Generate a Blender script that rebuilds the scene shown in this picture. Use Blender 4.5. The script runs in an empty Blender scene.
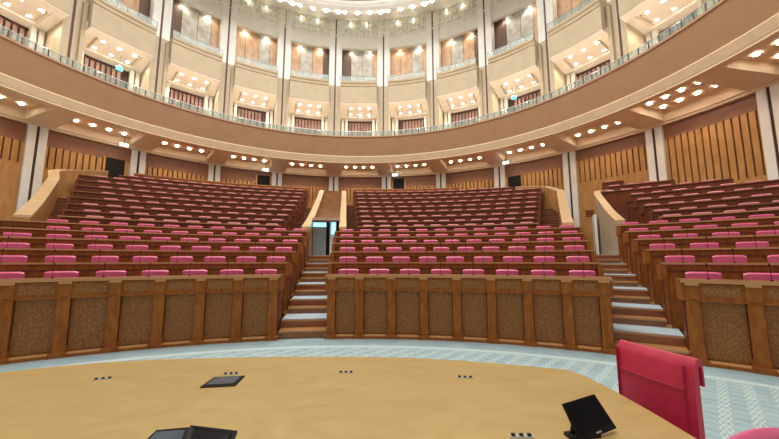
import bpy, math, random
from mathutils import Vector
random.seed(4)
COL = bpy.context.scene.collection
sin, cos, rad, deg, PI = math.sin, math.cos, math.radians, math.degrees, math.pi

# ------------------------------------------------------------------ layout
CD = (-1.0183, -1.86)          # centre of the desk rows
HC = (0.0, 8.85)               # centre of the round hall
AX = (-1.02, -3.235)           # point all stairs point to
AXD = {0: -28.7, 1: 4.7, 2: 38.6, 3: 72.5}
R0 = 8.76
ZR = [1.21, 1.46, 1.73, 2.0, 2.26, 2.52, 2.80, 3.09, 3.43, 3.81, 4.19, 4.59, 5.0, 5.42, 5.81, 6.22]
NROW = 15
UP = [.10,.135,.14,.135] + [(.08 if k < 6 else .06) + (ZR[k]-1.5)/(6.9+k)*.8 for k in range(4, 16)]   # how far the seat tops rise over the desk in front
FL = [z - 1.0 + u for z, u in zip(ZR, UP)]
BAY = 14.66
PH0 = 4.0                      # azimuth of the pillar by the centre
WR = 16.0

def pt(c, R, a, z):
    a = rad(a); return (c[0] + R*sin(a), c[1] + R*cos(a), z)
def zsurf(R):
    k = min(max(R - R0, 0), 15); i = min(int(k), 14); return ZR[i] + (ZR[i+1]-ZR[i])*(k-i)
def az_at(ax, lat, R):
    """azimuth from CD where the circle R meets the line parallel to stair axis ax, lat metres to its right"""
    d = (sin(rad(AXD[ax])), cos(rad(AXD[ax]))); n = (d[1], -d[0])
    p = (AX[0] + n[0]*lat - CD[0], AX[1] + n[1]*lat - CD[1])
    b = p[0]*d[0] + p[1]*d[1]; c = p[0]**2 + p[1]**2 - R*R
    t = -b + math.sqrt(b*b - c)
    return deg(math.atan2(p[0]+t*d[0], p[1]+t*d[1]))
def axpt(ax, lat, R):
    a = rad(az_at(ax, lat, R)); return (CD[0] + R*sin(a), CD[1] + R*cos(a))
def rH(R, a):
    p = pt(CD, R, a, 0); return math.hypot(p[0]-HC[0], p[1]-HC[1])

# ------------------------------------------------------------------ materials
MATS = {}
def nt(name):
    m = bpy.data.materials.new(name); m.use_nodes = True
    t = m.node_tree; b = t.nodes['Principled BSDF']; return m, t, b
def mat(name, col, rough=.5, metal=0, col2=None, scale=(1,1,1), nscale=6, bump=0, emit=0, coat=0, detail=4, spec=.5, kind='noise', lo=.35, hi=.65):
    m, t, b = nt(name)
    b.inputs['Base Color'].default_value = (*col, 1)
    b.inputs['Roughness'].default_value = rough
    b.inputs['Metallic'].default_value = metal
    b.inputs['Specular IOR Level'].default_value = spec
    b.inputs['Coat Weight'].default_value = coat
    b.inputs['Coat Roughness'].default_value = .15
    if emit:
        b.inputs['Emission Color'].default_value = (*col, 1); b.inputs['Emission Strength'].default_value = emit
    if col2 is not None or bump:
        tc = t.nodes.new('ShaderNodeTexCoord'); mp = t.nodes.new('ShaderNodeMapping')
        mp.inputs['Scale'].default_value = scale
        t.links.new(tc.outputs['Object'], mp.inputs[0])
        if kind == 'noise':
            n = t.nodes.new('ShaderNodeTexNoise'); n.inputs['Scale'].default_value = nscale; n.inputs['Detail'].default_value = detail
            out = n.outputs['Fac']
        else:
            n = t.nodes.new('ShaderNodeTexVoronoi'); n.inputs['Scale'].default_value = nscale
            n.feature = 'F1'; out = n.outputs['Distance']
        t.links.new(mp.outputs[0], n.inputs['Vector'])
        if col2 is not None:
            r = t.nodes.new('ShaderNodeValToRGB')
            r.color_ramp.elements[0].position = lo; r.color_ramp.elements[1].position = hi
            r.color_ramp.elements[0].color = (*col2, 1); r.color_ramp.elements[1].color = (*col, 1)
            t.links.new(out, r.inputs[0]); t.links.new(r.outputs[0], b.inputs['Base Color'])
        if bump:
            bp = t.nodes.new('ShaderNodeBump'); bp.inputs['Strength'].default_value = bump; bp.inputs['Distance'].default_value = .01
            t.links.new(out, bp.inputs['Height']); t.links.new(bp.outputs[0], b.inputs['Normal'])
    MATS[name] = m; return m

mat('desk_wood', (.38,.135,.030), .5, col2=(.27,.085,.018), scale=(3,3,1), nscale=5, spec=.15)
mat('desk_dark', (.20,.050,.015), .5, col2=(.13,.030,.009), scale=(3,3,1), nscale=5, spec=.3)
mat('desk_edge', (.52,.26,.10), .3, coat=.3)
mat('desk_top', (.30,.11,.04), .4, col2=(.22,.08,.025), nscale=4)
mat('carved', (.25,.100,.028), .5, col2=(.43,.205,.066), nscale=42, bump=.5, kind='voronoi', lo=.1, hi=.6, spec=.3)
mat('stair_wood', (.36,.14,.045), .35, col2=(.25,.09,.03), nscale=6, scale=(1,1,4), coat=.2)
mat('stair_dark', (.15,.045,.018), .5, col2=(.10,.03,.012), nscale=6)
mat('stair_carpet', (.50,.60,.66), .95, col2=(.33,.43,.50), nscale=30)
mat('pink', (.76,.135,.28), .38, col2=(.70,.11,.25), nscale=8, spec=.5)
mat('pink_highlit', (.72,.28,.33), .35, col2=(.66,.24,.29), nscale=8, spec=.6)  # lighter copy of pink: downlight highlights on upper-row pads painted into the colour
mat('pink_dark', (.45,.03,.10), .5)
mat('crimson', (.60,.036,.095), .42, col2=(.53,.028,.078), nscale=14, bump=.15)
mat('cream', (.64,.54,.40), .5, col2=(.58,.48,.35), nscale=3)
mat('cream_cap', (.68,.48,.27), .4, col2=(.60,.41,.21), nscale=4, coat=.1)
mat('gold_cream', (.57,.48,.33), .5, col2=(.52,.435,.29), nscale=2)
mat('parapet_tan', (.50,.315,.185), .55, col2=(.47,.29,.168), nscale=1.5)
mat('coffer', (.84,.62,.40), .55, col2=(.78,.56,.35), nscale=2)  # lightened base stands in for light that misses the coffers
mat('white_stone', (.88,.89,.86), .3, col2=(.81,.82,.79), nscale=2, coat=.2)
mat('cream_stone', (.72,.68,.58), .4, col2=(.64,.60,.50), nscale=3)
mat('white_ornate', (.84,.86,.78), .4, col2=(.58,.62,.54), nscale=4.5, bump=1.0, kind='voronoi', lo=.1, hi=.6)
mat('white_plain', (.86,.87,.82), .4, col2=(.80,.81,.76), nscale=2)
mat('groove', (.06,.025,.015), .6)
mat('wall_wood', (.54,.285,.10), .45, col2=(.43,.21,.068), scale=(2,2,.6), nscale=3, coat=.15)
mat('wall_wood_shaded', (.27,.125,.055), .5, col2=(.24,.10,.065), nscale=2)  # shade on the upper panelling, painted as a darker copy of the wood
mat('brown_groove', (.14,.075,.05), .6)
mat('tunnel_wood', (.22,.092,.028), .5, col2=(.13,.05,.015), nscale=2.5, spec=.3)
mat('rail_metal', (.30,.31,.29), .4, metal=.3)
mat('ceil_cream', (.86,.70,.48), .5, col2=(.80,.64,.43), nscale=2)
mat('slot', (.035,.012,.007), .7)
mat('door_void', (.006,.005,.005), .8)
mat('slat_pink', (.36,.20,.15), .5, col2=(.20,.09,.065), nscale=2)
mat('slat_dark', (.07,.022,.014), .6)
mat('loge_wood', (.68,.46,.30), .35, col2=(.50,.30,.17), scale=(1,1,.5), nscale=3, coat=.2)
mat('loge_marble', (.62,.60,.55), .3, col2=(.42,.40,.34), nscale=2.5)
mat('loge_dark', (.13,.075,.05), .5)
mat('box_soffit', (.93,.83,.72), .5)
mat('lamp_on', (1,.96,.89), .5, emit=34)
mat('lamp_warm', (1,.86,.62), .5, emit=10)
mat('lamp_ring', (.75,.72,.66), .3, metal=.6)
mat('brown_ceiling', (.36,.20,.12), .5)
mat('black', (.004,.004,.005), .4, spec=.15)
mat('black_gloss', (.004,.004,.006), .35, spec=.08)
mat('slate_glass', (.05,.075,.10), .2, col2=(.09,.12,.15), nscale=9, spec=.3)
mat('plate', (.45,.45,.43), .4, metal=.2)
mat('steel', (.5,.5,.5), .3, metal=.9)
mat('grey_panel', (.52,.42,.30), .5, col2=(.42,.34,.24), scale=(3,3,.3), nscale=4)
mat('exit_green', (.05,.85,.55), .5, emit=3)
mat('exit_white', (.75,.9,1), .5, emit=7)
mat('door_glow', (.25,.75,.95), .5, emit=2.2)
mat('door_white', (.80,.83,.85), .4)
mat('door_glass', (.34,.38,.40), .15, col2=(.22,.24,.25), nscale=2, coat=.4)

def mat_table():
    m, t, b = nt('table_wood'); N = t.nodes; L = t.links
    tc = N.new('ShaderNodeTexCoord'); mp = N.new('ShaderNodeMapping'); mp.inputs['Scale'].default_value = (1, 1.7, 1)
    n = N.new('ShaderNodeTexNoise'); n.inputs['Scale'].default_value = 2.6; n.inputs['Detail'].default_value = 6; n.inputs['Distortion'].default_value = 1.6
    r = N.new('ShaderNodeValToRGB'); e = r.color_ramp.elements
    e[0].position = .3; e[0].color = (.41,.28,.098,1); e[1].position = .7; e[1].color = (.485,.35,.135,1)
    L.new(tc.outputs['Object'], mp.inputs[0]); L.new(mp.outputs[0], n.inputs['Vector']); L.new(n.outputs['Fac'], r.inputs[0]); L.new(r.outputs[0], b.inputs['Base Color'])
    b.inputs['Roughness'].default_value = .33; b.inputs['Coat Weight'].default_value = .15; b.inputs['Coat Roughness'].default_value = .25
    MATS['table_wood'] = m
mat_table()

def mat_carpet():
    m, t, b = nt('carpet'); N = t.nodes; L = t.links
    tc = N.new('ShaderNodeTexCoord'); sx = N.new('ShaderNodeSeparateXYZ'); L.new(tc.outputs['Object'], sx.inputs[0])
    def M(op, a, b_=None, c=None):
        x = N.new('ShaderNodeMath'); x.operation = op
        for i, v in enumerate((a, b_, c)):
            if v is None: continue
            if isinstance(v, (int, float)): x.inputs[i].default_value = v
            else: L.new(v, x.inputs[i])
        return x.outputs[0]
    X = M('ADD', sx.outputs[0], -CD[0]); Y = M('ADD', sx.outputs[1], -CD[1])
    r = M('SQRT', M('ADD', M('MULTIPLY', X, X), M('MULTIPLY', Y, Y)))
    # rotated grid (runs of scallops)
    a = rad(56)
    u = M('ADD', M('MULTIPLY', sx.outputs[0], cos(a)), M('MULTIPLY', sx.outputs[1], -sin(a)))
    v = M('ADD', M('MULTIPLY', sx.outputs[0], sin(a)), M('MULTIPLY', sx.outputs[1], cos(a)))
    uc = M('FRACT', M('MULTIPLY', u, 1/.225)); ud = M('ABSOLUTE', M('SUBTRACT', uc, .5))          # 0 at column middle
    wig = M('MULTIPLY', M('SINE', M('MULTIPLY', v, 2*PI/.15)), .05)
    col1 = M('LESS_THAN', M('ABSOLUTE', M('SUBTRACT', M('ADD', ud, wig), .36)), .035)
    col2 = M('LESS_THAN', M('ABSOLUTE', M('SUBTRACT', M('SUBTRACT', ud, wig), .47)), .035)
    arc = M('ADD', M('MULTIPLY', v, 1/.15), M('MULTIPLY', M('MULTIPLY', ud, ud), 3.0))
    ln = M('LESS_THAN', M('FRACT', arc), .16)
    inn = M('MULTIPLY', ln, M('LESS_THAN', ud, .30))
    pat = M('MAXIMUM', M('MAXIMUM', col1, col2), M('MULTIPLY', inn, .55))
    pat = M('MULTIPLY', pat, M('LESS_THAN', r, 8.0))
    ring = M('MULTIPLY', M('GREATER_THAN', r, 8.02), M('LESS_THAN', r, 8.16))
    pat = M('MAXIMUM', pat, ring)
    nz = N.new('ShaderNodeTexNoise'); nz.inputs['Scale'].default_value = 3; L.new(tc.outputs['Object'], nz.inputs['Vector'])
    cr = N.new('ShaderNodeValToRGB'); cr.color_ramp.elements[0].color = (.27,.39,.435,1); cr.color_ramp.elements[1].color = (.36,.475,.515,1)
    cr.color_ramp.elements[0].position = .3; cr.color_ramp.elements[1].position = .7
    L.new(nz.outputs['Fac'], cr.inputs[0])
    mx = N.new('ShaderNodeMix'); mx.data_type = 'RGBA'; L.new(pat, mx.inputs['Factor']); L.new(cr.outputs[0], mx.inputs['A']); mx.inputs['B'].default_value = (.50,.61,.61,1)
    L.new(mx.outputs['Result'], b.inputs['Base Color']); b.inputs['Roughness'].default_value = .95
    MATS['carpet'] = m
mat_carpet()

def mat_glass():
    m, t, b = nt('rail_glass'); N = t.nodes; L = t.links
    b.inputs['Base Color'].default_value = (.42,.56,.53,1); b.inputs['Roughness'].default_value = .08
    b.inputs['Alpha'].default_value = .35; b.inputs['Coat Weight'].default_value = .5
    MATS['rail_glass'] = m
mat_glass()

# ------------------------------------------------------------------ mesh builder
class MB:
    def __init__(s): s.v = []; s.f = []; s.m = []; s.mn = []
    def mi(s, m):
        if m not in s.mn: s.mn.append(m)
        return s.mn.index(m)
    def face(s, idx, m): s.f.append(tuple(idx)); s.m.append(s.mi(m))
    def sweep(s, secs, m, closed=True, cap=True, capm=None):
        """secs: list of equally long point rings; closed = ring closes. m may be one name or one name per profile edge"""
        b = len(s.v); n = len(secs[0])
        for r in secs: s.v.extend(r)
        e = n if closed else n-1
        for i in range(len(secs)-1):
            for j in range(e):
                mm = m if isinstance(m, str) else m[j]
                a0 = b+i*n+j; a1 = b+i*n+(j+1) % n
                s.face((a0, a1, a1+n, a0+n), mm)
        if cap and closed:
            cm = capm or (m if isinstance(m, str) else m[0])
            s.face([b+j for j in range(n)][::-1], cm)
            s.face([b+(len(secs)-1)*n+j for j in range(n)], cm)
    def arc(s, c, prof, a0, a1, m, step=2.0, closed=True, capm=None):
        k = max(1, math.ceil(abs(a1-a0)/step))
        s.sweep([[pt(c, R, a0+(a1-a0)*i/k, z) for R, z in prof] for i in range(k+1)], m, closed, True, capm)
    def arcbox(s, c, Ra, Rb, a0, a1, z0, z1, m, step=2.0):
        s.arc(c, [(Ra, z0), (Rb, z0), (Rb, z1), (Ra, z1)], a0, a1, m, step)
    def arcw(s, c, Ra, Rb, a, w, z0, z1, m):
        h = deg(w/2/((Ra+Rb)/2)); s.arcbox(c, Ra, Rb, a-h, a+h, z0, z1, m, 90)
    def box(s, x0, x1, y0, y1, z0, z1, m):
        s.sweep([[(x0,y0,z),(x1,y0,z),(x1,y1,z),(x0,y1,z)] for z in (z0, z1)], m)
    def rbox(s, x0, x1, y0, y1, z0, z1, r, m, ax='z'):
        """box with rounded corners in the plane across ax"""
        def ring(u0, u1, v0, v1):
            o = []
            for cx, cy, st in ((u1-r, v1-r, 0), (u0+r, v1-r, 90), (u0+r, v0+r, 180), (u1-r, v0+r, 270)):
                for q in range(5): a = rad(st+q*22.5); o.append((cx+r*cos(a), cy+r*sin(a)))
            return o
        if ax == 'z': s.sweep([[(u, v, z) for u, v in ring(x0,x1,y0,y1)] for z in (z0, z1)], m)
        if ax == 'x': s.sweep([[(x, u, v) for u, v in ring(y0,y1,z0,z1)] for x in (x0, x1)], m)
        if ax == 'y': s.sweep([[(u, y, v) for u, v in ring(x0,x1,z0,z1)] for y in (y0, y1)], m)
    def tube(s, p, q, r, m, n=8, r2=None):
        p, q = Vector(p), Vector(q); d = (q-p).normalized(); r2 = r if r2 is None else r2
        a = d.orthogonal().normalized(); b = d.cross(a)
        s.sweep([[tuple(o + (a*cos(2*PI*i/n)+b*sin(2*PI*i/n))*rr) for i in range(n)] for o, rr in ((p, r), (q, r2))], m)
    def extrude(s, poly, z0, z1, m, topm=None):
        b = len(s.v); n = len(poly)
        for z in (z0, z1): s.v.extend([(x, y, z) for x, y in poly])
        for j in range(n): s.face((b+j, b+(j+1) % n, b+n+(j+1) % n, b+n+j), m)
        s.face([b+j for j in range(n)][::-1], m); s.face([b+n+j for j in range(n)], topm or m)
    def obj(s, name, parent=None, loc=None, rot=None, smooth=False):
        me = bpy.data.meshes.new(name); me.from_pydata(s.v, [], s.f)
        for n in s.mn: me.materials.append(MATS[n])
        for p, i in zip(me.polygons, s.m): p.material_index = i
        import bmesh
        bm = bmesh.new(); bm.from_mesh(me); bmesh.ops.recalc_face_normals(bm, faces=bm.faces); bm.to_mesh(me); bm.free()
        if smooth:
            for p in me.polygons: p.use_smooth = True
            me.set_sharp_from_angle(angle=rad(35))
        o = bpy.data.objects.new(name, me); COL.objects.link(o)
        if parent: o.parent = parent
        if loc: o.location = loc
        if rot: o.rotation_euler = rot
        return o
def empty(name, loc=(0,0,0), rz=0):
    o = bpy.data.objects.new(name, None); COL.objects.link(o); o.location = loc; o.rotation_euler = (0,0,rz); o.empty_display_size = .1
    return o
def tag(o, label, cat, group=None, kind=None):
    o['label'] = label; o['category'] = cat
    if group: o['group'] = group
    if kind: o['kind'] = kind
    return o
def struct(o, label=None, cat=None):
    o['kind'] = 'structure'
    if label: o['label'] = label
    if cat: o['category'] = cat
    return o
def copy_tree(o, parent=None):
    c = o.copy(); COL.objects.link(c)
    if parent: c.parent = parent
    for ch in list(KIDS.get(o.name, [])): copy_tree(ch, c)
    return c
KIDS = {}
ORD = ['first','second','third','fourth','fifth','sixth','seventh','eighth','ninth','tenth','eleventh','twelfth','thirteenth','fourteenth','fifteenth','sixteenth','seventeenth','eighteenth','nineteenth','twentieth','twenty-first','twenty-second','twenty-third','twenty-fourth','twenty-fifth','twenty-sixth']
def inframe(p, mx=25, my=25):
    """is the point within the camera's cone (only used to leave out what nobody sees)"""
    x, y, z = p[0], p[1], p[2]-1.5; ya, pi_ = .2173, .1226
    u = cos(ya)*x - sin(ya)*y; v = sin(ya)*x + cos(ya)*y
    w = cos(pi_)*v + sin(pi_)*z; h = -sin(pi_)*v + cos(pi_)*z
    if w < .1: return False
    return -mx < 389.5+331.67*u/w < 779+mx and -my < 219.5-331.67*h/w < 439+my

# ------------------------------------------------------------------ floor and tiers
b = MB(); b.arcbox(CD, .0, 8.85, -100, 130, -.12, 0, 'carpet'); b.extrude([(-12,-8),(12,-8),(12,-1.86),(-12,-1.86)], -.12, 0, 'carpet')
struct(b.obj('floor'), 'pale blue patterned carpet of the speaking floor', 'floor')

def lims(block, k, R=None):
    """azimuth range of row k of a block (None if nothing is left)"""
    R = R0 + k if R is None else R
    up = k >= 6
    if block == 'L': a0 = az_at(0, 1.5 if up else .47, R); a1 = az_at(1, -1.62 if up else -.51, R); lim = 14.25
    if block == 'M': a0 = az_at(1, 1.28 if up else .44, R); a1 = az_at(2, -1.65 if up else -.41, R); lim = 14.1
    if block == 'L' and k == 0: a0 = max(a0, a1-2*.57-8*4.15)
    if block == 'R': a0 = az_at(2, (1.25 if k >= 12 else .88 if k == 11 else 1.72) if up else .53, R); a1 = 66.0 if k else a0+4*4.15+1.15; lim = 15.35
    st = .1
    while a0 < a1 and rH(R, a0) > lim: a0 += st
    while a1 > a0 and rH(R, a1) > lim: a1 -= st
    return (a0, a1) if a1 - a0 > 2 else None

for blk in 'LMR':
    b = MB()
    for k in range(NROW):
        l = lims(blk, k)
        if not l: continue
        a0, a1 = l
        b.arcbox(CD, R0+k+.03, R0+k+1.03, a0+.1, a1-.1, max(FL[k]-.5, 0), FL[k], 'stair_dark', 3)
    o = b.obj('floor')
    struct(o, 'stepped wooden floor under the rows of seats', 'floor')

# side walls of the raised tiers, facing the stairs
# ------------------------------------------------------------------ desk rows
BLN = {'L': 'left-hand block', 'M': 'middle block', 'R': 'right-hand block'}
def seatn(blk, k):
    l = lims(blk, k); 
    if not l: return []
    R = R0+k+.79; L_ = rad(l[1]-l[0])*R; n = max(1, int((L_-.30)/.672)); st = deg(.685/R)
    if blk == 'M': st = (l[1]-l[0]-deg(.06/R))/(n if (L_-.06)/n < .71 else n+1); n = round((l[1]-l[0]-deg(.06/R))/st); return [l[0]+deg(.03/R)+st*(i+.5) for i in range(n)]
    if blk == 'R': return [l[0]+deg(.34/R)+st*i for i in range(n)]
    return [l[1]-deg(.38/R)-st*i for i in range(n)][::-1]


for blk in 'LMR':
    for k in range(NROW+1):
        l = lims(blk, min(k, NROW) if k < 15 else 15)
        if not l: continue
        a0, a1 = l; R = R0+k; z = ZR[k]; zb = 0 if k == 0 else FL[k-1]
        if k == 15:
            if blk == 'R': continue
            a0 = lims(blk, 14)[0]+1.2 if blk == 'L' else a0; 
            root = empty('rear_partition', pt(CD, R, (a0+a1)/2, FL[14]))
            tag(root, 'low wooden partition behind the topmost row of the %s' % BLN[blk], 'partition')
            inv = (-root.location[0], -root.location[1], -root.location[2])
            b = MB(); b.arcbox(CD, R, R+.06, a0, a1, FL[14], z-.05, 'desk_wood'); b.obj('board', root, inv)
            b = MB(); b.arcbox(CD, R-.03, R+.12, a0, a1, z-.05, z, 'desk_edge'); b.obj('cap_rail', root, inv)
            continue
        root = empty('desk_row', pt(CD, R, (a0+a1)/2, zb))
        inv = (-root.location[0], -root.location[1], -root.location[2])
        tag(root, ('%s curved wooden desk row of the %s, %s' % (ORD[k], BLN[blk], 'carved front facing the speaking floor' if k == 0 else 'counting up from the floor')), 'desk row', 'curved desk rows')
        dk = 'desk_wood' if k < 6 else 'desk_dark'
        if k == 0:
            n = 8 if blk != 'R' else 5
            e = deg(.08/R)
            b = MB(); b.arcbox(CD, R+.03, R+.08, a0, a1, 0, z-.05, dk); b.obj('front_panel', root, inv)
            b = MB(); b.arc(CD, [(R-.10,0),(R+.05,0),(R+.05,.075),(R-.06,.075),(R-.10,.05)], a0-.25, a1+.25, ['desk_wood','desk_wood','desk_edge','desk_edge','desk_wood']); b.obj('plinth', root, inv)
            b = MB(); b.arcbox(CD, R-.09, R+.5, a0-.3, a1+.3, z-.045, z, 'desk_top'); b.arcbox(CD, R-.10, R-.085, a0-.3, a1+.3, z-.045, z, 'desk_edge'); b.obj('desktop', root, inv)
            w = (a1-a0)/n if blk == 'M' else 4.15
            if blk == 'L': pa = [a1-e-w*q for q in range(9)]
            elif blk == 'R': pa = [a0+e+w*q for q in range(5)]
            else: pa = [a0+w*q for q in range(9)]
            pa = sorted(min(max(q, a0+e), a1-e) for q in pa); n = len(pa)-1
            for i in range(n+1):
                a = pa[i]
                b = MB(); b.arcw(CD, R-.07, R+.04, a, .155, .075, .93, dk); b.arcw(CD, R-.045, R+.04, a, .19, .075, .16, dk)
                b.arcw(CD, R-.09, R+.04, a, .16, .93, z-.08, dk); b.arcw(CD, R-.11, R+.04, a, .16, z-.08, z-.045, 'desk_edge')
                b.arcw(CD, R-.115, R-.05, a, .22, 0, .078, 'desk_wood')
                b.obj('pilaster', root, inv)
                if i < n:
                    c0 = pa[i]+e; c1 = pa[i+1]-e
                    c0, c1 = (c0+.06, c1-.06)
                    b = MB(); b.arcbox(CD, R+.0, R+.035, c0, c1, .085, .905, 'carved'); b.obj('carved_panel', root, inv)
                    b = MB()
                    b.arcbox(CD, R-.07, R+.035, c0-.35, c1+.35, .93, z-.055, dk); b.arcbox(CD, R-.078, R-.06, c0+.2, c1-.2, .98, z-.09, 'carved')
                    b.arcbox(CD, R-.085, R+.03, c0-.35, c1+.35, .905, .93, dk)
                    b.obj('frieze_panel', root, inv)
        else:
            b = MB(); b.arcbox(CD, R, R+.04, a0, a1, zb, z-.04, dk)
            b.arcbox(CD, R-.012, R+.01, a0, a1, z-.16, z-.13, 'desk_dark'); b.obj('front_panel', root, inv)
            b = MB(); b.arcbox(CD, R-.045, R+.42, a0-.1, a1+.1, z-.035, z, 'desk_top'); b.arcbox(CD, R-.055, R-.04, a0-.1, a1+.1, z-.03, z+.002, 'desk_edge' if k < 7 else 'desk_top'); b.obj('desktop', root, inv)
        for a, s in ((a0, 1), (a1, -1)):
            if a > 60: continue
            h = deg(.05/R)
            b = MB(); zt = z-.045
            b.arcbox(CD, R-.02, R+.46, a, a+s*h, zb if k else 0, zt, dk)
            b.arcbox(CD, R-.06, R+.52, a-s*h*.9, a+s*h, z-.30, zt, dk)
            b.arcbox(CD, R+.07, R+.38, a-s*h*.3, a, zb+.08, z-.36, 'desk_dark')
            b.arcbox(CD, R-.04, R+.50, a-s*h*.6, a+s*h, zb, zb+.07, 'desk_edge' if k else dk)
            b.obj('end_panel', root, inv)

# ------------------------------------------------------------------ seats: one model, then copies
seat_root = empty('assembly_seat')
b = MB()                                        # back: upholstered shell with a rolled top
prof = [(-.02,.46),(.045,.46),(.075,.55),(.095,.92),(.09,.975),(.06,1.0),(.015,1.0),(-.012,.975),(-.01,.92),(-.02,.60)]
secs = []
for i in range(9):
    x = -.22+.44*i/8; q = 1-(abs(x)/.22)**10*.03
    secs.append([(x, y*(1 if abs(x) < .2 else .85)+.012, .46+(zz-.46)*q) for y, zz in prof])
b.sweep(secs, 'pink'); back = b.obj('backrest', seat_root, smooth=True)
b = MB(); b.rbox(-.225,.225,-.42,.03,.40,.50,.045,'pink','z'); cush = b.obj('cushion', seat_root, smooth=True)
b = MB(); b.tube((0,-.18,0),(0,-.18,.40),.035,'steel',10); b.tube((0,-.18,0),(0,-.18,.02),.16,'steel',14); ped = b.obj('pedestal', seat_root)
KIDS[seat_root.name] = [back, cush, ped]
def recol(o, mname):
    c = o.copy(); c.data = o.data.copy(); c.data.materials[0] = MATS[mname]; COL.objects.link(c); return c
seat_root2 = empty('assembly_seat'); k2 = [recol(back, 'pink_highlit'), recol(cush, 'pink_highlit'), ped.copy()]; COL.objects.link(k2[2])
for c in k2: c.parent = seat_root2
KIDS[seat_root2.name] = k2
cands = []
for blk in 'LMR':
    for k in range(NROW):
        az = seatn(blk, k)
        for i, a in enumerate(az):
            p = pt(CD, R0+k+.80, a, FL[k])
            if not inframe((p[0], p[1], p[2]+.98)): continue
            cands.append((math.hypot(p[0], p[1]), blk, k, i, a, p, len(az)))
cands.sort()
used = {}
far = MB(); bm_me = back.data
from_stair = {'L': 'glazed door', 'M': 'glazed door', 'R': 'adjoining'}
for d, blk, k, i, a, p, n in cands[:300]:
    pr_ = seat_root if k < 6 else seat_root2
    o = pr_ if pr_.name not in used else copy_tree(pr_); used[pr_.name] = 1
    o.location = p; o.rotation_euler = (0, 0, -rad(a))
    j = n-1-i if blk == 'L' else i
    tag(o, '%s pink padded seat from the %s stair, %s row of the %s' % (ORD[j], from_stair[blk], ORD[k], BLN[blk]), 'seat', 'pink padded seats behind the desk rows')
for d, blk, k, i, a, p, n in cands[300:]:
    ca, sa = cos(-rad(a)), sin(-rad(a)); base = len(far.v)
    for me in (back.data, cush.data):
        base = len(far.v)
        for v in me.vertices:
            x, y, z = v.co; far.v.append((p[0]+x*ca-y*sa, p[1]+x*sa+y*ca, p[2]+z))
        for q in me.polygons: far.face([base+t for t in q.vertices], 'pink_highlit')
if far.v:
    o = far.obj('assembly_seats_far', smooth=True); tag(o, 'pink padded seats filling the upper rows farthest from the speaking floor', 'seats', kind='stuff')
print('seats', len(cands))

# microphones on the first rows
mroot = empty('desk_microphone')
b = MB(); b.tube((0,0,0),(0,0,.012),.022,'black',10); m1 = b.obj('base', mroot)
b = MB(); b.tube((0,0,.01),(0,.01,.15),.004,'black',6); b.tube((0,.01,.15),(0,.03,.21),.004,'black',6); m2 = b.obj('stem', mroot)
b = MB(); b.tube((0,.03,.21),(0,.045,.245),.009,'black',8); m3 = b.obj('capsule', mroot)
KIDS[mroot.name] = [m1, m2, m3]
used = False
for blk in 'LMR':
    for k in range(4):
        az = seatn(blk, k)
        for i, a in enumerate(az):
            p = pt(CD, R0+k+.26, a, ZR[k])
            if not inframe(p, 10): continue
            o = mroot if not used else copy_tree(mroot); used = True
            o.location = p; o.rotation_euler = (0, 0, -rad(a))
            j = len(az)-1-i if blk == 'L' else i
            tag(o, 'thin black microphone, %s from the %s stair on the %s desk row, %s' % (ORD[j], 'glazed door' if blk != 'R' else 'adjoining', ORD[k], BLN[blk]), 'microphone', 'gooseneck microphones on the front desks')

# ------------------------------------------------------------------ stairs
def stair_low(ax, w, label):
    root = empty('aisle_stair', (*axpt(ax, 0, R0), 0)); tag(root, label, 'stair')
    inv = tuple(-v for v in root.location)
    for k in range(6):
        R = R0+k; zb = 0 if k == 0 else FL[k-1]; zm = (zb+FL[k])/2
        a0, a1 = az_at(ax, -w, R+.3), az_at(ax, w, R+.3)
        for Ra, Rb, z, q in ((R, R+.32, zm, zb), (R+.30, R+1.02, FL[k], zm)):
            b = MB(); b.arcbox(CD, Ra, Rb, a0, a1, max(q-.3, 0), z-.03, 'stair_wood', 2); b.arcbox(CD, Ra-.02, Rb, a0, a1, z-.03, z, 'desk_edge', 2); b.obj('step', root, inv)
        b = MB(); b.arcbox(CD, R+.29, R+1.0, a0+.15, a1-.05, FL[k], FL[k]+.012, 'stair_carpet', 2); b.obj('carpet_runner', root, inv)
stair_low(1, .48, 'carpeted wooden stair between two desk blocks, rising to the glazed door')
stair_low(2, .56, 'carpeted wooden stair behind the crimson chair, rising past the grey-sided parapet')

def stair_up(ax, l0, l1, k1, label):
    root = empty('upper_stair', (*axpt(ax, (l0+l1)/2, R0+6), FL[5])); tag(root, label, 'stair')
    inv = tuple(-v for v in root.location)
    for k in range(6, k1):
        R = R0+k
        a0, a1 = az_at(ax, l0, R+.3), az_at(ax, l1, R+.3)
        if a1-a0 < .2: continue
        n = 2 if k < 9 else 3
        for i in range(n):
            z0 = FL[k-1]+(FL[k]-FL[k-1])*i/n; z1 = FL[k-1]+(FL[k]-FL[k-1])*(i+1)/n
            Ra = R+i*.26; Rb = R+(i+1)*.26+.02 if i < n-1 else R+1.02
            b = MB(); b.arcbox(CD, Ra, Rb, a0, a1, z0-.3, z1-.025, 'stair_dark', 3); b.arcbox(CD, Ra-.015, Rb, a0, a1, z1-.025, z1, 'stair_wood', 3); b.obj('step', root, inv)
stair_up(1, -1.60, -.86, 14, 'narrow brown stair climbing beside the slanting cream-topped parapet of the glazed door')
stair_up(1, .86, 1.28, 15, 'narrow brown stair between the middle block and the upright cream-topped parapet')
stair_up(2, -1.65, -.86, 13, 'brown stair climbing to the curved yellow wall at the end of the middle block')
stair_up(2, .86, 1.72, 12, 'brown stair in shade behind the grey-sided parapet')
stair_up(0, .86, 1.5, 13, 'brown stair climbing to the curved yellow wall at the end of the left-hand block')

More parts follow.
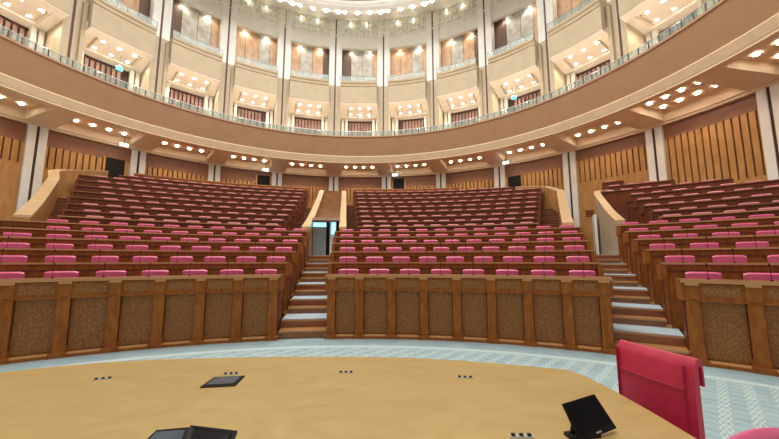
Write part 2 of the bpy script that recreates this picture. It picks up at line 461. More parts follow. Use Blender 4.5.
# ------------------------------------------------------------------ parapets of the stair openings
def parapet(name, label, path, zb, body='wall_wood', th=.15, caph=.07, inner=None):
    """path: (x,y,ztop) centre line"""
    n = len(path); off = []
    for i in range(n):
        p0 = path[max(i-1, 0)]; p1 = path[min(i+1, n-1)]
        d = Vector((p1[0]-p0[0], p1[1]-p0[1])).normalized(); off.append((d.y, -d.x))
    root = empty(name, (path[0][0], path[0][1], zb(0) if callable(zb) else zb)); tag(root, label, 'parapet')
    inv = tuple(-v for v in root.location)
    b = MB(); secs = []
    for i, (x, y, z) in enumerate(path):
        o = off[i]; q = zb(i) if callable(zb) else zb
        secs.append([(x-o[0]*th, y-o[1]*th, q), (x+o[0]*th, y+o[1]*th, q), (x+o[0]*th, y+o[1]*th, z-caph), (x-o[0]*th, y-o[1]*th, z-caph)])
    b.sweep(secs, ['desk_dark', inner or body, body, body], capm=body); b.obj('panel', root, inv)
    b = MB(); secs = []; t2 = th+.02
    for i, (x, y, z) in enumerate(path):
        o = off[i]
        secs.append([(x-o[0]*t2, y-o[1]*t2, z-caph), (x+o[0]*t2, y+o[1]*t2, z-caph), (x+o[0]*t2, y+o[1]*t2, z), (x-o[0]*t2, y-o[1]*t2, z)])
    b.sweep(secs, 'cream_cap'); b.obj('cap_rail', root, inv)
    return root
def line_path(ax, lat, Ra, Rb, n=10, dz=0):
    o = []
    for i in range(n+1):
        R = Ra+(Rb-Ra)*i/n; x, y = axpt(ax, lat, R); o.append((x, y, zsurf(R)+dz))
    return o
parapet('stair_parapet', 'slanting wood parapet with cream top, between the glazed door and left-hand block', line_path(1, -.70, 14.62, 23.1), 1.2, 'wall_wood', .12)
parapet('stair_parapet', 'upright-looking wood parapet with cream top, between the glazed door and middle block', line_path(1, .68, 14.62, 23.1), 1.2, 'wall_wood', .12)
pl = line_path(2, -.72, 14.62, 20.9, 8) + [(12.28,15.25,5.40),(12.42,15.8,5.6),(12.36,16.4,5.75),(12.15,17.0,5.84),(11.75,17.6,5.9)]
parapet('curved_parapet', 'curved yellow wood parapet with cream top at the upper end of the middle block', pl, 1.2, 'wall_wood')
pr = line_path(2, .72, 14.62, 19.6, 7) + [(12.75,12.75,4.72),(13.15,12.98,4.82),(13.7,13.0,4.85),(14.4,12.8,4.85)]
parapet('curved_parapet', 'grey-sided parapet with cream sloping top at the left end of the right-hand block', pr, 1.2, 'grey_panel', .11)
p0 = line_path(0, .80, 14.55, 20.6, 8) + [(-11.25,16.9,5.38),(-11.4,17.6,5.62),(-11.35,18.3,5.8),(-11.15,18.95,5.98),(-10.75,19.6,6.1)]
parapet('curved_parapet', 'curved yellow wood parapet with broad cream top at the outer end of the left-hand block', p0, 1.2, 'wall_wood')

# tunnel over the glazed door
root = empty('entrance_tunnel', (*axpt(1, 0, 15.9), FL[5])); tag(root, 'wooden sloping tunnel roof above the glazed door, between the two cream-topped parapets', 'tunnel')
inv = tuple(-v for v in root.location)
b = MB(); n = 8; secs = []
for i in range(n+1):
    R = 15.75+(22.9-15.75)*i/n; z = zsurf(R)+.12*(1-i/n)-.40*sin(PI*i/n)
    l = axpt(1, -.58, R); r = axpt(1, .56, R)
    secs.append([(*l, z-.12), (*r, z-.12), (*r, z), (*l, z)])
b.sweep(secs, 'tunnel_wood'); b.obj('roof_slope', root, inv)
b = MB(); l = axpt(1, -.58, 15.7); r = axpt(1, .56, 15.7); b.sweep([[(*l, 3.13), (*r, 3.13), (*r, 3.22), (*l, 3.22)], [(*axpt(1,-.58,15.85), 3.13), (*axpt(1,.56,15.85), 3.13), (*axpt(1,.56,15.85), 3.22), (*axpt(1,-.58,15.85), 3.22)]], 'grey_panel'); b.obj('lintel', root, inv)
# floors of the openings
b = MB(); b.arcbox(CD, 14.74, 16.9, az_at(1,-.6,15), az_at(1,.6,15), FL[5]-.3, FL[5], 'stair_carpet'); struct(b.obj('floor'), 'floor of the passage to the glazed door', 'floor')
b = MB(); b.extrude([axpt(2,-.6,14.74), axpt(2,.6,14.74), axpt(2,.6,20), pt(HC,16,77,0)[:2], pt(HC,16,68,0)[:2], pt(HC,16,58,0)[:2], axpt(2,-.6,20.5)], FL[5]-.3, FL[5], 'stair_carpet'); struct(b.obj('floor'), 'floor of the passage beside the grey-sided parapet', 'floor')
b = MB(); b.arcbox(HC, 14.35, 16, -46, 53, 4.75, 4.9, 'stair_dark'); b.arcbox(CD, 23.85, 25.0, -13, 25, 4.7, 4.88, 'stair_dark'); struct(b.obj('floor'), 'perimeter corridor floor behind the top row', 'floor')

# glazed door in the tunnel
dr = empty('glazed_door', (*axpt(1, 0, 16.1), FL[5])); tag(dr, 'glazed door with bluish light at the head of the stair, under the sloping wooden tunnel roof', 'door')
def dl(la, lb, R, z0, z1, m, t=.04):
    b = MB(); p = axpt(1, la, R); q = axpt(1, lb, R); p2 = axpt(1, la, R+t); q2 = axpt(1, lb, R+t)
    b.sweep([[(*p,z),(*q,z),(*q2,z),(*p2,z)] for z in (z0, z1)], m); return b
inv = tuple(-v for v in dr.location)
dl(-.55,-.02,16.1,1.62,2.90,'door_glass').obj('glass_leaf', dr, inv)
dl(-.55,-.02,16.1,2.90,3.08,'door_glow').obj('transom_light', dr, inv)
dl(-.02,.14,16.3,1.62,3.13,'door_void').obj('dark_opening', dr, inv)
dl(.14,.40,16.1,1.62,3.1,'door_white').obj('door_frame', dr, inv)
dl(.22,.36,16.05,2.6,3.1,'door_glow').obj('lit_pane', dr, inv)
dl(.40,.56,16.15,1.62,3.13,'door_void').obj('dark_jamb', dr, inv)
# white door frame seen past the grey parapet
dd = empty('side_door', (*axpt(2, .5, 19.2), FL[5])); tag(dd, 'white door edge standing beside the grey-sided parapet', 'door')
inv = tuple(-v for v in dd.location)
b = MB(); p = axpt(2, .42, 18.6); q = axpt(2, .52, 18.6); p2 = axpt(2, .42, 19.3); q2 = axpt(2, .52, 19.3)
b.sweep([[(*p,z),(*q,z),(*q2,z),(*p2,z)] for z in (FL[5], 3.45)], 'white_plain'); b.obj('leaf', dd, inv)
b = MB(); p = axpt(2, .20, 19.35); q = axpt(2, .52, 19.35); p2 = axpt(2, .20, 19.5); q2 = axpt(2, .52, 19.5)
b.sweep([[(*p,z),(*q,z),(*q2,z),(*p2,z)] for z in (3.45, 3.75)], 'desk_dark'); b.obj('header', dd, inv)

# ------------------------------------------------------------------ ground wall, pillars, ceiling under the gallery
PA = [-98.2,-83.5,-68.9,-54.2,-39.4,-24.8,-10.4,4.2,18.5,33.2,48.0,63.3,78.2,92.6,107.3,122.0]      # pillar azimuths from HC
A0, A1 = PA[0], PA[-1]
b = MB(); b.arcbox(HC, WR+.12, WR+.3, A0, A1, 0, 8.4, 'slot', 3); struct(b.obj('wall_back'), 'curved outer wall of the hall behind the seating', 'wall')
DOORS = {4: 'r', 6: 'r', 7: 'l', 10: 'l'}           # bay index -> side where a dark doorway stands
tn = 0; nsign = 0
for i in range(len(PA)-1):
    a0, a1 = PA[i]+1.3, PA[i+1]-1.3
    mid = (a0+a1)/2
    if not (-80 < mid < 115): continue
    b = MB(); zt0, zt1 = (6.95, 5.85)
    if mid > 60: zt0 = 7.1
    if mid > 80: zt1 = 4.6
    if mid < -60: zt0, zt1 = 6.9, 5.9
    dside = None
    if -38 > mid > -50: dside = 'r'
    if -8 > mid > -22: dside = 'r'
    if 24 < mid < 30: dside = 'l'
    if 52 < mid < 58: dside = 'l'
    # doorway 1.15 m wide
    dw = deg(.85/WR); d0 = d1 = None
    dz = 7.05 if mid < -38 else (6.95 if mid > 50 else (7.62 if mid > 0 else 7.48))
    if dside == 'r': d0, d1 = (a1-dw-.75, a1-.75) if mid < -38 else (a1-dw-.35, a1-.35)
    if dside == 'l': d0, d1 = a0+.5, a0+.5+dw
    rng = [(a0, a1)] if dside is None else [(a0, d0), (d1, a1)]
    for r0, r1 in ([(a0, a1)] if dside is None else [(a0, d0), (d1, a1)]): b.arcbox(HC, WR-.02, WR+.12, r0, r1, zt0, 7.75, 'wall_wood_shaded')
    for r0, r1 in rng:
        b.arcbox(HC, WR-.02, WR+.12, r0, r1, .0, zt1, 'wall_wood')
        w = r1-r0; n = max(1, round(w/.92))
        if w < 1.2: b.arcbox(HC, WR-.02, WR+.12, r0, r1, zt1, zt0, 'wall_wood'); continue
        for j in range(n+1):
            c = r0+w*j/n; h = w/n*.385
            c0, c1 = max(c-h, r0), min(c+h, r1)
            b.arcbox(HC, WR-.02, WR+.12, c0, c1, zt1, zt0, 'wall_wood', 9)
    if dside: b.arcbox(HC, WR-.02, WR+.13, d0-.35, d1+.35, dz, 7.76, 'wall_wood_shaded')
    tn += 1
    o = b.obj('trim_%d' % tn); struct(o, 'wood panelling with dark vertical slots between two white pillars', 'wall panelling')
    if dside:
        b = MB(); b.arcbox(HC, WR+.02, WR+.1, d0, d1, 0, dz, 'door_void'); 
        b.arcbox(HC, WR-.04, WR+.05, d0-.35, d0, 4.9, dz, 'wall_wood'); b.arcbox(HC, WR-.04, WR+.05, d1, d1+.35, 4.9, dz, 'wall_wood')
        o = b.obj('door_%d' % tn); struct(o, 'dark doorway in the wood panelling', 'doorway')
        # lit sign above
        s = MB(); c = (d0+d1)/2+(0 if dside == 'r' else -.5)*1.0; s.arcbox(HC, WR-1.15, WR-1.1, c-.7, c+.7, 7.55, 7.68, 'exit_white')
        s.arcbox(HC, WR-1.13, WR-1.12, c-.1, c+.1, 7.68, 8.1, 'steel')
        tag(s.obj('exit_sign'), 'small lit white exit sign under the gallery, before the %s dark doorway from the left' % ORD[nsign], 'sign', 'lit exit signs under the gallery'); nsign += 1
for i, a in enumerate(PA):
    root = empty('pillar', pt(HC, WR, a, 0)); struct(root, 'pair of white marble pilasters with a dark groove between them', 'pillar')
    inv = tuple(-v for v in root.location)
    for s in (-1, 1):
        b = MB(); b.arcw(HC, WR-.16, WR+.12, a+s*deg(.20/WR), .29, 0, 7.9, 'white_stone'); b.obj('pilaster', root, inv)
    b = MB(); b.arcw(HC, WR-.12, WR+.12, a, .11, 0, 7.9, 'groove'); b.obj('groove_strip', root, inv)

# ceiling under the gallery with coffers
b = MB()
b.arcbox(HC, 12.95, 13.3, A0, A1, 7.97, 8.5, 'ceil_cream', 1.5)
b.arcbox(HC, 15.72, 16.15, A0, A1, 7.84, 8.5, 'ceil_cream', 1.5)
b.arcbox(HC, 15.8, 16.15, A0, A1, 7.74, 7.85, 'ceil_cream', 1.5)
b.arcbox(HC, 13.0, 16.2, A0, A1, 8.28, 8.6, 'coffer', 1.5)
for a in PA:
    b.arc(HC, [(13.2, 7.96), (16.0, 7.85), (16.0, 8.4), (13.2, 8.4)], a-2.0, a+2.0, 'ceil_cream')
struct(b.obj('ceiling'), 'coffered cream ceiling under the gallery', 'ceiling')

# gallery parapet and rail
gal = empty('gallery', pt(HC, 12.5, 12, 8)); struct(gal, 'curved tan gallery front sweeping round the hall with a glass rail', 'gallery')
inv = tuple(-v for v in gal.location)
GA0, GA1 = -92, 128
b = MB(); b.arc(HC, [(12.36,9.62),(12.36,9.54),(12.42,9.50),(12.84,8.40),(13.2,8.30),(13.2,9.5),(12.75,9.62)], GA0, GA1, 'parapet_tan', 1.0); b.obj('front', gal, inv, smooth=False)
b = MB(); b.arc(HC, [(12.84,8.42),(12.80,8.36),(12.93,8.05),(13.05,8.0),(13.25,8.0),(13.25,8.42)], GA0, GA1, 'ceil_cream', 1.0); b.obj('moulding', gal, inv)
b = MB(); b.arcbox(HC, 12.7, 16.2, GA0, GA1, 8.9, 9.2, 'white_plain', 2); b.obj('gallery_floor', gal, inv)
b = MB(); b.arcbox(HC, 12.44, 12.455, GA0, GA1, 9.62, 9.96, 'rail_glass', 1.0); b.obj('glass', gal, inv)
b = MB(); b.arcbox(HC, 12.43, 12.47, GA0, GA1, 9.95, 9.975, 'steel', 1.0); b.obj('handrail', gal, inv)
pme = MB(); pme.box(-.014,.014,-.02,.02,0,.36,'groove'); first = None
pc = 0
a = PA[0]
while a < 110:
    p = pt(HC, 12.45, a, 9.61)
    if inframe(p, 40) and pc < 99:
        if first is None: first = pme.obj('post', gal); o = first
        else: o = first.copy(); COL.objects.link(o)
        o.location = (p[0]+inv[0], p[1]+inv[1], p[2]+inv[2]); o.rotation_euler = (0,0,-rad(a)); pc += 1
    a += BAY/8

# ------------------------------------------------------------------ spot lamp model
lamp = MB(); n = 14
lamp.v += [(cos(2*PI*i/n)*.085, sin(2*PI*i/n)*.085, 0) for i in range(n)]; lamp.face(range(n), 'lamp_on')
LAMP = lamp.obj('ceiling_spotlight')
ringm = MB(); ringm.sweep([[(cos(2*PI*i/n)*r, sin(2*PI*i/n)*r, z) for r, z in ((.085,.0),(.115,.0),(.115,.02),(.085,.02))] for i in range(n)] , 'lamp_ring'); 
RING = ringm.obj('trim_ring', LAMP)
KIDS[LAMP.name] = [RING]
lused = False
def spot(p, label, group, sc=1.0, rx=0, rz=0):
    global lused
    if not inframe(p, 15, 10): return
    o = LAMP if not lused else copy_tree(LAMP); lused = True
    o.location = p; o.scale = (sc, sc, sc); o.rotation_euler = (rx, 0, rz)
    tag(o, label, 'spotlight', group)
BN = {}
def bayname(i): return ORD[i]
def dlight(p, e, col=(1,.86,.66), ang=150, name='downlight_beam'):
    l = bpy.data.lights.new(name, 'SPOT'); l.energy = e; l.color = col; l.shadow_soft_size = .03; l.spot_size = rad(ang); l.spot_blend = .6
    o = bpy.data.objects.new(name, l); COL.objects.link(o); o.location = p; return o
def plight(p, e, col=(1,.86,.66), r=.12, name='added_uplight'):
    l = bpy.data.lights.new(name, 'POINT'); l.energy = e; l.color = col; l.shadow_soft_size = r
    o = bpy.data.objects.new(name, l); COL.objects.link(o); o.location = p; return o

vis = [i for i in range(len(PA)-1) if -70 < (PA[i]+PA[i+1])/2 < 102]
for q, i in enumerate(vis):
    a0, a1 = PA[i], PA[i+1]; w = a1-a0; mid = (a0+a1)/2
    for j in range(4):
        for R in ((14.95,) if abs(mid-6) < 72 else (14.1, 15.0)):
            spot(pt(HC, R, a0+w*(.24+.17*j), 8.22), 'round recessed spotlight in the coffered ceiling under the gallery, %s bay from the left' % ORD[q], 'recessed spotlights under the gallery', 1.0)
    for j in (0, 1, 2, 3):
        dlight(pt(HC, 14.95, a0+w*(.24+.17*j), 7.95), 36, (1,.80,.56), 125)

# ------------------------------------------------------------------ box tier and upper tier
def upper_bay(q, i):
    a0, a1 = PA[i], PA[i+1]; mid = (a0+a1)/2
    e = deg(.40/13.6)
    c0, c1 = a0+e, a1-e
    # recessed slatted wall behind the gallery
    root = empty('gallery_screen', pt(HC, 15.3, mid, 9.2)); tag(root, 'dark slatted screen at the back of the gallery, %s bay from the left' % ORD[q], 'screen', 'slatted screens behind the gallery')
    inv = tuple(-v for v in root.location)
    b = MB(); b.arcbox(HC, 15.35, 15.4, c0-.5, c1+.5, 9.2, 12.1, 'slat_dark'); b.obj('backing', root, inv)
    b = MB(); n = 12; s0, s1 = c0+.6, c1-.6
    sk = () if not any(l_ < mid < h_ for l_, h_ in ((-50,-38),(-22,-8),(20,32),(50,60))) else ((9,10,11) if mid < 0 else (0,1,2))   # a dark doorway takes the place of three slats
    for j in range(n):
        if j in sk: continue
        c = s0+(s1-s0)*(j+.5)/n; b.arcbox(HC, 15.22, 15.35, c-.27, c+.27, 9.2, 11.72, 'slat_pink', 9)
    b.obj('slat_panel', root, inv)
    for s in (-1, 1):
        for t in (.10, .36):
            b = MB()
            c = (a0 if s == 1 else a1)+s*(deg(.5/15)+deg(t/15)); b.arcw(HC, 15.0, 15.2, c, .19, 9.2, 11.95, 'cream_stone'); b.obj('column', root, inv)
    plight(pt(HC, 13.55, mid-3.2, 9.42), 26, (1,.90,.76), .08); plight(pt(HC, 13.55, mid+3.2, 9.42), 26, (1,.90,.76), .08)  # added uplights, out of sight behind the parapet, to brighten the soffits
    # projecting box (loge)
    root = empty('balcony_box', pt(HC, 13.4, mid, 12.3)); tag(root, 'projecting cream balcony box with a lit sloping underside, %s bay from the left' % ORD[q], 'balcony', 'cream balcony boxes')
    inv = tuple(-v for v in root.location)
    b = MB()
    b.arc(HC, [(13.34,12.34),(13.30,12.40),(13.30,13.55),(13.24,13.60),(13.24,13.72),(13.16,13.80),(13.16,13.92),(15.4,13.92),(15.4,13.75),(13.6,13.6),(13.6,12.34)], c0, c1, 'gold_cream', 1.5); b.obj('front', root, inv)
    b = MB()
    S = [(c0, c1, 13.32, 12.34), (c0+.9, c1-.9, 13.75, 12.27), (c0+.9, c1-.9, 15.0, 12.03), (c0, c1, 15.35, 11.90)]
    # sloping underside: border and recessed field
    n = 8
    b.arc(HC, [(13.32,12.33),(13.72,12.26),(13.72,12.40),(13.32,12.45)], c0, c1, 'box_soffit', 1.5)
    b.arc(HC, [(14.95,12.04),(15.36,11.92),(15.36,12.1),(14.95,12.2)], c0, c1, 'box_soffit', 1.5)
    for s, cc in ((1, c0), (-1, c1)):
        b.arc(HC, [(13.7,12.27),(14.97,12.035),(14.97,12.2),(13.7,12.4)], cc, cc+s*1.6, 'box_soffit', 1.5)
        b.arc(HC, [(13.9,12.225),(14.8,12.06),(14.8,12.1),(13.9,12.3)], cc+s*2.0, cc+s*2.25, 'gold_cream', 1.5)
    b.arc(HC, [(13.7,12.34),(14.97,12.10),(14.97,12.2),(13.7,12.42)], c0+1.4, c1-1.4, 'box_soffit', 1.5)
    b.obj('soffit', root, inv)
    b = MB(); b.arcbox(HC, 13.22, 13.235, c0, c1, 13.92, 14.28, 'rail_glass', 1.5); b.arcbox(HC, 13.215, 13.24, c0, c1, 14.27, 14.295, 'rail_metal', 1.5)
    for j in range(7): b.arcw(HC, 13.2, 13.25, c0+(c1-c0)*j/6, .03, 13.92, 14.28, 'rail_metal')
    b.obj('glass_rail', root, inv)
    w = c1-c0
    for j in range(3):
        for r_, zz in ((13.98, 12.275), (14.7, 12.14)):
            spot(pt(HC, r_, mid+(j-1)*w*.24+(.25 if r_ < 14.3 else 0), zz), 'round spotlight under the %s balcony box from the left' % ORD[q], 'spotlights under the balcony boxes', .95, 0, 0)
    for j in (-1, 1): dlight(pt(HC, 13.95, mid+j*w*.24+.25, 12.2), 75, (1,.90,.76))
    # upper room behind the box
    root = empty('upper_recess', pt(HC, 15.3, mid, 14)); tag(root, 'lit wood and marble back wall above the %s balcony box from the left' % ORD[q], 'panelled wall', 'panelled recesses above the balcony boxes')
    inv = tuple(-v for v in root.location)
    rnd = random.Random(i*7+3)
    kinds = ['loge_wood','loge_marble','loge_wood','loge_dark'] if i % 3 == 0 else (['loge_dark','loge_marble','loge_marble','loge_wood'] if i % 3 == 1 else ['loge_wood','loge_wood','loge_marble','loge_wood'])
    ws = [.3,.25,.22,.23]; x = c0-1.2; tot = c1-c0+2.4
    for kk, ww in zip(kinds, ws):
        b = MB(); b.arcbox(HC, 14.62, 14.68, x+.06, x+tot*ww-.06, 13.9, 17.5, kk); b.obj('panel', root, inv); x += tot*ww
    b = MB(); b.arcbox(HC, 14.68, 14.76, c0-2, c1+2, 13.9, 17.6, 'loge_dark'); b.obj('backing', root, inv)
    b = MB(); b.arcbox(HC, 14.1, 14.9, a0, a1, 17.2, 17.35, 'white_plain'); b.obj('recess_ceiling', root, inv)
    for j in (0, 1):
        spot(pt(HC, 14.42, mid+(j-.5)*w*.5, 17.19), 'round spotlight in the recess above the %s balcony box from the left' % ORD[q], 'spotlights in the upper recesses', .8)
        dlight(pt(HC, 14.40, mid+(j-.5)*w*.5, 17.10), 45, (1,.88,.72), 130)
for q, i in enumerate(vis): upper_bay(q, i)
for i, a in enumerate(PA):
    if not -85 < a < 112: continue
    root = empty('pier', pt(HC, 14.0, a, 9.2)); struct(root, 'tall cream pier with a dark central groove between the balcony boxes', 'pier')
    inv = tuple(-v for v in root.location)
    for s in (-1, 1):
        b = MB(); b.arcw(HC, 13.95, 15.4, a+s*deg(.225/14), .36, 9.2, 13.95, 'cream'); b.arcw(HC, 13.75, 14.4, a+s*deg(.34/14), .16, 9.2, 13.7, 'gold_cream'); b.obj('lower_shaft', root, inv)
        b = MB(); b.arcw(HC, 13.95, 14.5, a+s*deg(.25/14), .40, 13.95, 19.2, 'white_stone'); b.obj('upper_shaft', root, inv)
    b = MB(); b.arcw(HC, 14.0, 14.6, a, .14, 9.2, 19.2, 'brown_groove'); b.obj('groove_strip', root, inv)

# frieze, ornate cove, lamp cornice and dome
top = empty('dome_cornice', pt(HC, 12, 12, 17)); struct(top, 'white carved cornice ringing the hall below the dome', 'ceiling')
inv = tuple(-v for v in top.location)
B0, B1 = PA[0], PA[-1]
b = MB(); b.arcbox(HC, 14.05, 14.3, B0, B1, 16.95, 17.85, 'white_plain', 1.5); b.arcbox(HC, 14.0, 14.3, B0, B1, 17.82, 17.92, 'white_plain', 1.5); b.obj('frieze', top, inv)
b = MB(); b.arcbox(HC, 14.03, 14.3, B0, B1, 17.92, 19.2, 'white_ornate', 1.5)
for a in PA[:-1]:
    for t in range(12):
        c = a+BAY*(t+.5)/12
        for q in range(3): b.arc(HC, [(13.96,18.0+.4*q),(14.03,18.0+.4*q),(14.03,18.34+.4*q),(13.94,18.34+.4*q)], c-.4, c+.4, 'white_ornate', 9)
b.obj('carved_frieze', top, inv)
b = MB(); b.arc(HC, [(14.2,19.2),(13.6,19.05),(12.6,18.45),(11.6,17.72),(11.3,17.55),(11.0,17.52),(10.85,17.66),(10.85,18.6),(14.2,19.5)], B0, B1, 'white_plain', 1.5); b.obj('lamp_cornice', top, inv)
b = MB(); b.arc(HC, [(10.9,17.70),(10.80,17.86),(10.76,18.0),(10.9,18.4)], B0, B1, 'white_stone', 1.5); b.obj('rim', top, inv)
b = MB(); b.arc(HC, [(10.85,17.98),(10.45,18.3),(10.3,19.4),(10.8,19.4)], B0, B1, 'brown_ceiling', 1.5); b.obj('brown_rim', top, inv)
b = MB(); b.sweep([[pt(HC, R, a, z) for a in range(0, 360, 6)] for R, z in ((10.6,19.2),(8,20.8),(5,21.8),(.2,22.3))], 'cream', closed=True, cap=False); struct(b.obj('ceiling'), 'shallow dome over the hall', 'ceiling')
GLOBE = None
for j, a in enumerate(PA[2:-2]):
    for u, s in ((.06,1.2),(.22,.8),(.5,1.0),(.78,1.1)):
        c = a+u*BAY
        p = pt(HC, 11.2, c, 17.56)
        if inframe(p, 8, 8):
            if GLOBE is None:
                gb = MB(); gb.sweep([[(.115*cos(t*PI/5)*sin(v), .115*sin(t*PI/5)*sin(v), .115*cos(v)) for t in range(10)] for v in [PI*q/8+.001 for q in range(9)]], 'lamp_on', cap=False); GLOBE = gb.obj('globe_lamp', smooth=True); o = GLOBE
                gb = MB(); gb.tube((0,0,.09),(0,0,.2),.05,'lamp_ring',10); KIDS[GLOBE.name] = [gb.obj('holder', GLOBE)]
            else: o = copy_tree(GLOBE)
            o.location = p; o.scale = (s, s, s); tag(o, 'round bright globe lamp on the white cornice ringing the dome', 'lamp', 'globe lamps ringing the dome cornice')
    for u in (.3, .62):
        c = a+u*BAY
        p = pt(HC, 13.84, c, 18.9)
        if inframe(p, 5, 5):
            b = MB(); b.tube((0,0,.06),(0,0,-.05),.012,'steel',6)
            o = empty('crystal_lamp', p); b.obj('stem', o)
            b2 = MB()
            b2.sweep([[(r*cos(t*PI/3), r*sin(t*PI/3), z) for t in range(6)] for r, z in ((.02,-.05),(.075,-.12),(.05,-.2),(.005,-.27))], 'lamp_warm'); b2.obj('crystal_drop', o)
            tag(o, 'small crystal lamp hanging before the white carved frieze', 'lamp', 'crystal lamps of the carved frieze')

# green exit signs on the gallery
for a, lab in ((-45.6, 'green lit exit sign above the gallery rail, towards the left side of the hall'), (54.2, 'green lit exit sign above the gallery rail, towards the right side of the hall')):
    s = MB(); s.arcbox(HC, 14.4, 14.45, a-.55, a+.55, 11.38, 11.58, 'exit_green'); s.arcbox(HC, 14.42, 14.44, a-.05, a+.05, 11.58, 12.2, 'steel')
    tag(s.obj('exit_sign'), lab, 'sign')

# ------------------------------------------------------------------ presidium table
outer = [(-3.4,2.15),(-2.9,2.47),(-2.45,2.68),(-2.03,2.817),(-1.795,2.883),(-1.504,2.925),(-1.15,2.92),(-.839,2.88),(-.45,2.83),(-.099,2.764),(.28,2.68),(.655,2.575),(1.0,2.44),(1.327,2.27),(1.55,2.14),(1.70,2.05)]
right = [(1.712,1.9),(1.69,1.7),(1.635,1.426),(1.574,1.174),(1.52,1.0)]
inner = [(1.2,1.02),(.6,1.12),(0,1.18),(-.7,1.22),(-1.4,1.2),(-2.2,1.05),(-3.0,.75)]
poly = outer+right+inner
tb = empty('presidium_table', (-.5, 2, 0)); tag(tb, 'large curved honey-coloured wooden table with sockets and screens set in its top', 'table')
inv = (.5, -2, 0)
b = MB(); b.extrude(poly, .715, .76, 'table_wood'); b.obj('tabletop', tb, inv)
b = MB(); base = [(x*.97, y-.16) for x, y in outer]; base2 = [(x*.97, y-.19) for x, y in outer]
b.sweep([[(x, y, 0), (x2, y2, 0), (x2, y2, .715), (x, y, .715)] for (x, y), (x2, y2) in zip(base, base2)], 'desk_wood'); b.obj('front_panel', tb, inv)
for x0 in (-2.4, -.9, .6): 
    b = MB(); b.box(x0-.02, x0+.02, 1.35, 2.2, 0, .715, 'desk_wood'); b.obj('support_panel', tb, inv)

# socket plates
def sockets(x, y, rz, label):
    o = empty('socket_plate', (x, y, .7605), rz); tag(o, label, 'socket plate', 'socket plates set in the table')
    b = MB(); b.rbox(-.052,.052,-.014,.014,0,.003,.006,'plate','z'); b.obj('plate', o)
    for s in (-1, 0, 1):
        b = MB(); b.tube((s*.034,0,.003),(s*.034,0,.009),.0095,'black',12); b.obj('socket', o)
sockets(-1.286, 2.528, rad(8), 'small metal plate with three black sockets, farthest along the table from the chairs')
sockets(-.523, 2.454, rad(-6), 'small metal plate with three black sockets just beyond the flat dark panel')
sockets(.216, 2.321, rad(-12), 'small metal plate with three black sockets alone at the middle of the table')
sockets(.948, 2.063, rad(-20), 'small metal plate with three black sockets on the table end nearest the crimson chair')
sockets(.871, 1.352, rad(-14), 'small metal plate with three black sockets beside the upright black screen')
# closed screen lid
o = empty('screen_lid', (-.53, 2.309, .7605), rad(-4)); tag(o, 'flat slate-blue closed screen lid set flush in the table', 'screen lid')
b = MB(); b.extrude([(-.105,-.085),(.092,-.085),(.100,.082),(-.085,.082)], 0, .006, 'black'); b.obj('frame', o)
b = MB(); b.extrude([(-.082,-.06),(.072,-.06),(.080,.062),(-.066,.062)], .006, .009, 'slate_glass'); b.obj('lid', o)

def panel(o, name, pts, t, m, inset=None):
    P = [Vector(p) for p in pts]; nrm = (P[1]-P[0]).cross(P[3]-P[0]).normalized()
    b = MB(); b.sweep([[tuple(p-Vector(o.location)) for p in P], [tuple(p-nrm*t-Vector(o.location)) for p in P]], m)
    return b.obj(name, o), nrm
def lerp4(P, u, v):
    P = [Vector(p) for p in P]; return P[0].lerp(P[1], u).lerp(P[3].lerp(P[2], u), v)
# raised screen by the crimson chair
o = empty('tilted_screen', (1.17, 1.30, .76)); tag(o, 'black upright screen on a small foot at the table end by the crimson chair', 'screen')
Q = [(1.075,1.245,.765), (1.30,1.295,.775), (1.235,1.335,.905), (1.045,1.30,.895)]
pn, nr = panel(o, 'housing', Q, .012, 'black')
off = -nr*.0 
sgn = 1 if nr.dot(Vector((0,0,1.5))-Vector(Q[0])) > 0 else -1
def onface(P, u0, u1, v0, v1, d):
    return [lerp4(P, u0, v0)+nr*d*sgn, lerp4(P, u1, v0)+nr*d*sgn, lerp4(P, u1, v1)+nr*d*sgn, lerp4(P, u0, v1)+nr*d*sgn]
panel(o, 'display', onface(Q, .06, .94, .16, .95, .0015 if sgn > 0 else .0135), .001*sgn, 'black_gloss')
panel(o, 'logo', onface(Q, .44, .58, .055, .10, .002 if sgn > 0 else .014), .001*sgn, 'plate')
b = MB(); b.tube((-.05,.03,.06),(-.085,.01,.006),.010,'black',8); b.rbox(-.115,.03,-.03,.03,0,.010,.01,'black','z'); b.obj('foot', o)
# half-open screen near the camera
o = empty('flip_up_screen', (-.44, 1.49, .76)); tag(o, 'low black flip-up screen with a grey glass lid at the table edge nearest the camera', 'screen')
Q2 = [(-.66,1.36,.785), (-.44,1.345,.80), (-.462,1.53,.85), (-.588,1.545,.845)]
panel(o, 'glass_lid', Q2, .01, 'black')
panel(o, 'lid_glass', [(-.632,1.37,.7905), (-.462,1.36,.804), (-.478,1.515,.8475), (-.582,1.53,.8445)], .002, 'slate_glass')
Q3 = [(-.45,1.345,.80), (-.30,1.335,.79), (-.277,1.46,.85), (-.464,1.532,.856)]
panel(o, 'housing', Q3, .014, 'black')
panel(o, 'display', [(-.435,1.36,.8085), (-.315,1.35,.800), (-.295,1.455,.8495), (-.452,1.515,.8555)], .001, 'black_gloss')
panel(o, 'logo', [(-.315,1.362,.8045), (-.307,1.362,.8045), (-.304,1.382,.8140), (-.312,1.382,.8140)], .001, 'plate')
b = MB(); b.rbox(-.17,.13,-.11,.02,0,.03,.02,'black','z'); b.obj('foot', o)

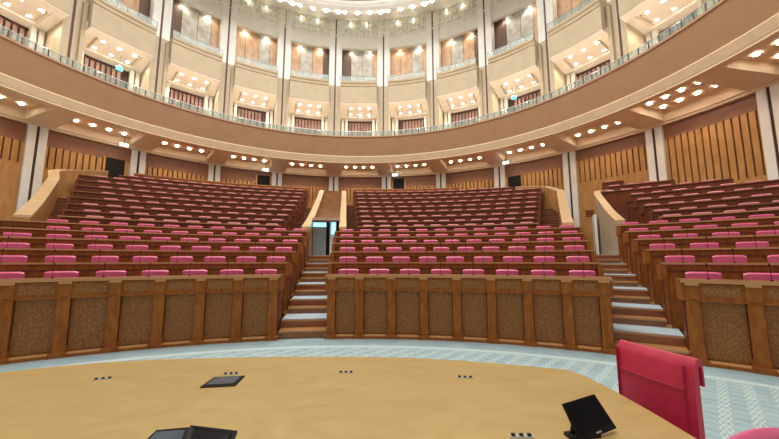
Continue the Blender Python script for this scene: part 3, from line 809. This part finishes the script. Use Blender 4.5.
# ------------------------------------------------------------------ crimson chairs
def big_chair(name, loc, rz, m, label, arch=0):
    """faces -y in its own frame; backrest plane at y=0"""
    o = empty(name, loc, rz); tag(o, label, 'chair')
    H = 1.0; W = .215
    # back shell with a top that rolls over to the rear
    b = MB(); prof = [(-.005,.42),(-.012,.60),(-.010,.80),(-.002,.94),(.006,.972),(.022,.992),(.036,.996),(.050,.986),(.058,.965),(.060,.93),(.060,.86),(.050,.86),(.049,.93),(.043,.955),(.032,.962),(.026,.94),(.024,.80),(.024,.42)]
    secs = []
    for i in range(13):
        x = -W+2*W*i/12; secs.append([(x, y-.03*(1-(x/W)**2)*(.5 if z < .95 else .2), z-(arch*(x/W)**2 if z > .85 else 0)) for y, z in prof])
    b.sweep(secs, m); b.obj('backrest', o, smooth=True)
    b = MB()
    for x in (-W+.006, W-.045):
        b.box(x, x+.004, -.022, .0, .45, .955, 'pink_dark')
    b.sweep([[(x, -.0165-.03*(1-(x/W)**2)*.5, .832), (x, -.0165-.03*(1-(x/W)**2)*.5, .839), (x, -.004, .839), (x, -.004, .832)] for x in [-W+2*(W-.02)*i/6 for i in range(7)]], 'pink_dark')
    b.obj('seam', o)
    b = MB(); b.rbox(-W,W,-.50,-.02,.42,.50,.05,m,'z'); b.obj('cushion', o, smooth=True)
    b = MB(); b.tube((0,-.26,.06),(0,-.26,.42),.03,'steel',12); b.obj('column', o)
    b = MB()
    for t in range(5):
        a = t*2*PI/5; b.tube((0,-.26,.07),(.27*cos(a),-.26+.27*sin(a),.05),.02,'steel',8,.013); b.tube((.27*cos(a),-.26+.27*sin(a),0),(.27*cos(a),-.26+.27*sin(a),.05),.022,'black',8)
    b.obj('star_base', o)
    return o
big_chair('armless_chair', (1.862, 1.585, .01), -rad(90)+rad(1), 'crimson', 'crimson leather chair with a rolled top edge at the end of the curved table')
big_chair('armless_chair', (1.40, .865, -.022), rad(180-3), 'pink', 'pink leather chair of which only the rounded top shows, at the bottom corner', .05)

# ------------------------------------------------------------------ lights, world, camera
w = bpy.data.worlds.new('World'); bpy.context.scene.world = w; w.use_nodes = True
w.node_tree.nodes['Background'].inputs[0].default_value = (1, .90, .78, 1); w.node_tree.nodes['Background'].inputs[1].default_value = .55
def area(p, size, e, col, rot=(0,0,0), name='dome_light'):
    l = bpy.data.lights.new(name, 'AREA'); l.shape = 'DISK'; l.size = size; l.energy = e; l.color = col
    o = bpy.data.objects.new(name, l); COL.objects.link(o); o.location = p; o.rotation_euler = rot; return o
area((HC[0], HC[1], 19.3), 14, 3500, (1,.97,.90))

cd = bpy.data.cameras.new('Camera'); cam = bpy.data.objects.new('Camera', cd); COL.objects.link(cam)
cam.location = (0, 0, 1.5); cam.rotation_euler = (PI/2+.1226, 0, -.2173)
cd.sensor_width = 36; cd.lens = 331.67/779*36; cd.clip_start = .05; cd.clip_end = 200
bpy.context.scene.camera = cam
sc = bpy.context.scene
sc.view_settings.view_transform = 'Standard'; sc.view_settings.look = 'None'; sc.view_settings.exposure = 0.0; sc.view_settings.gamma = 1.0
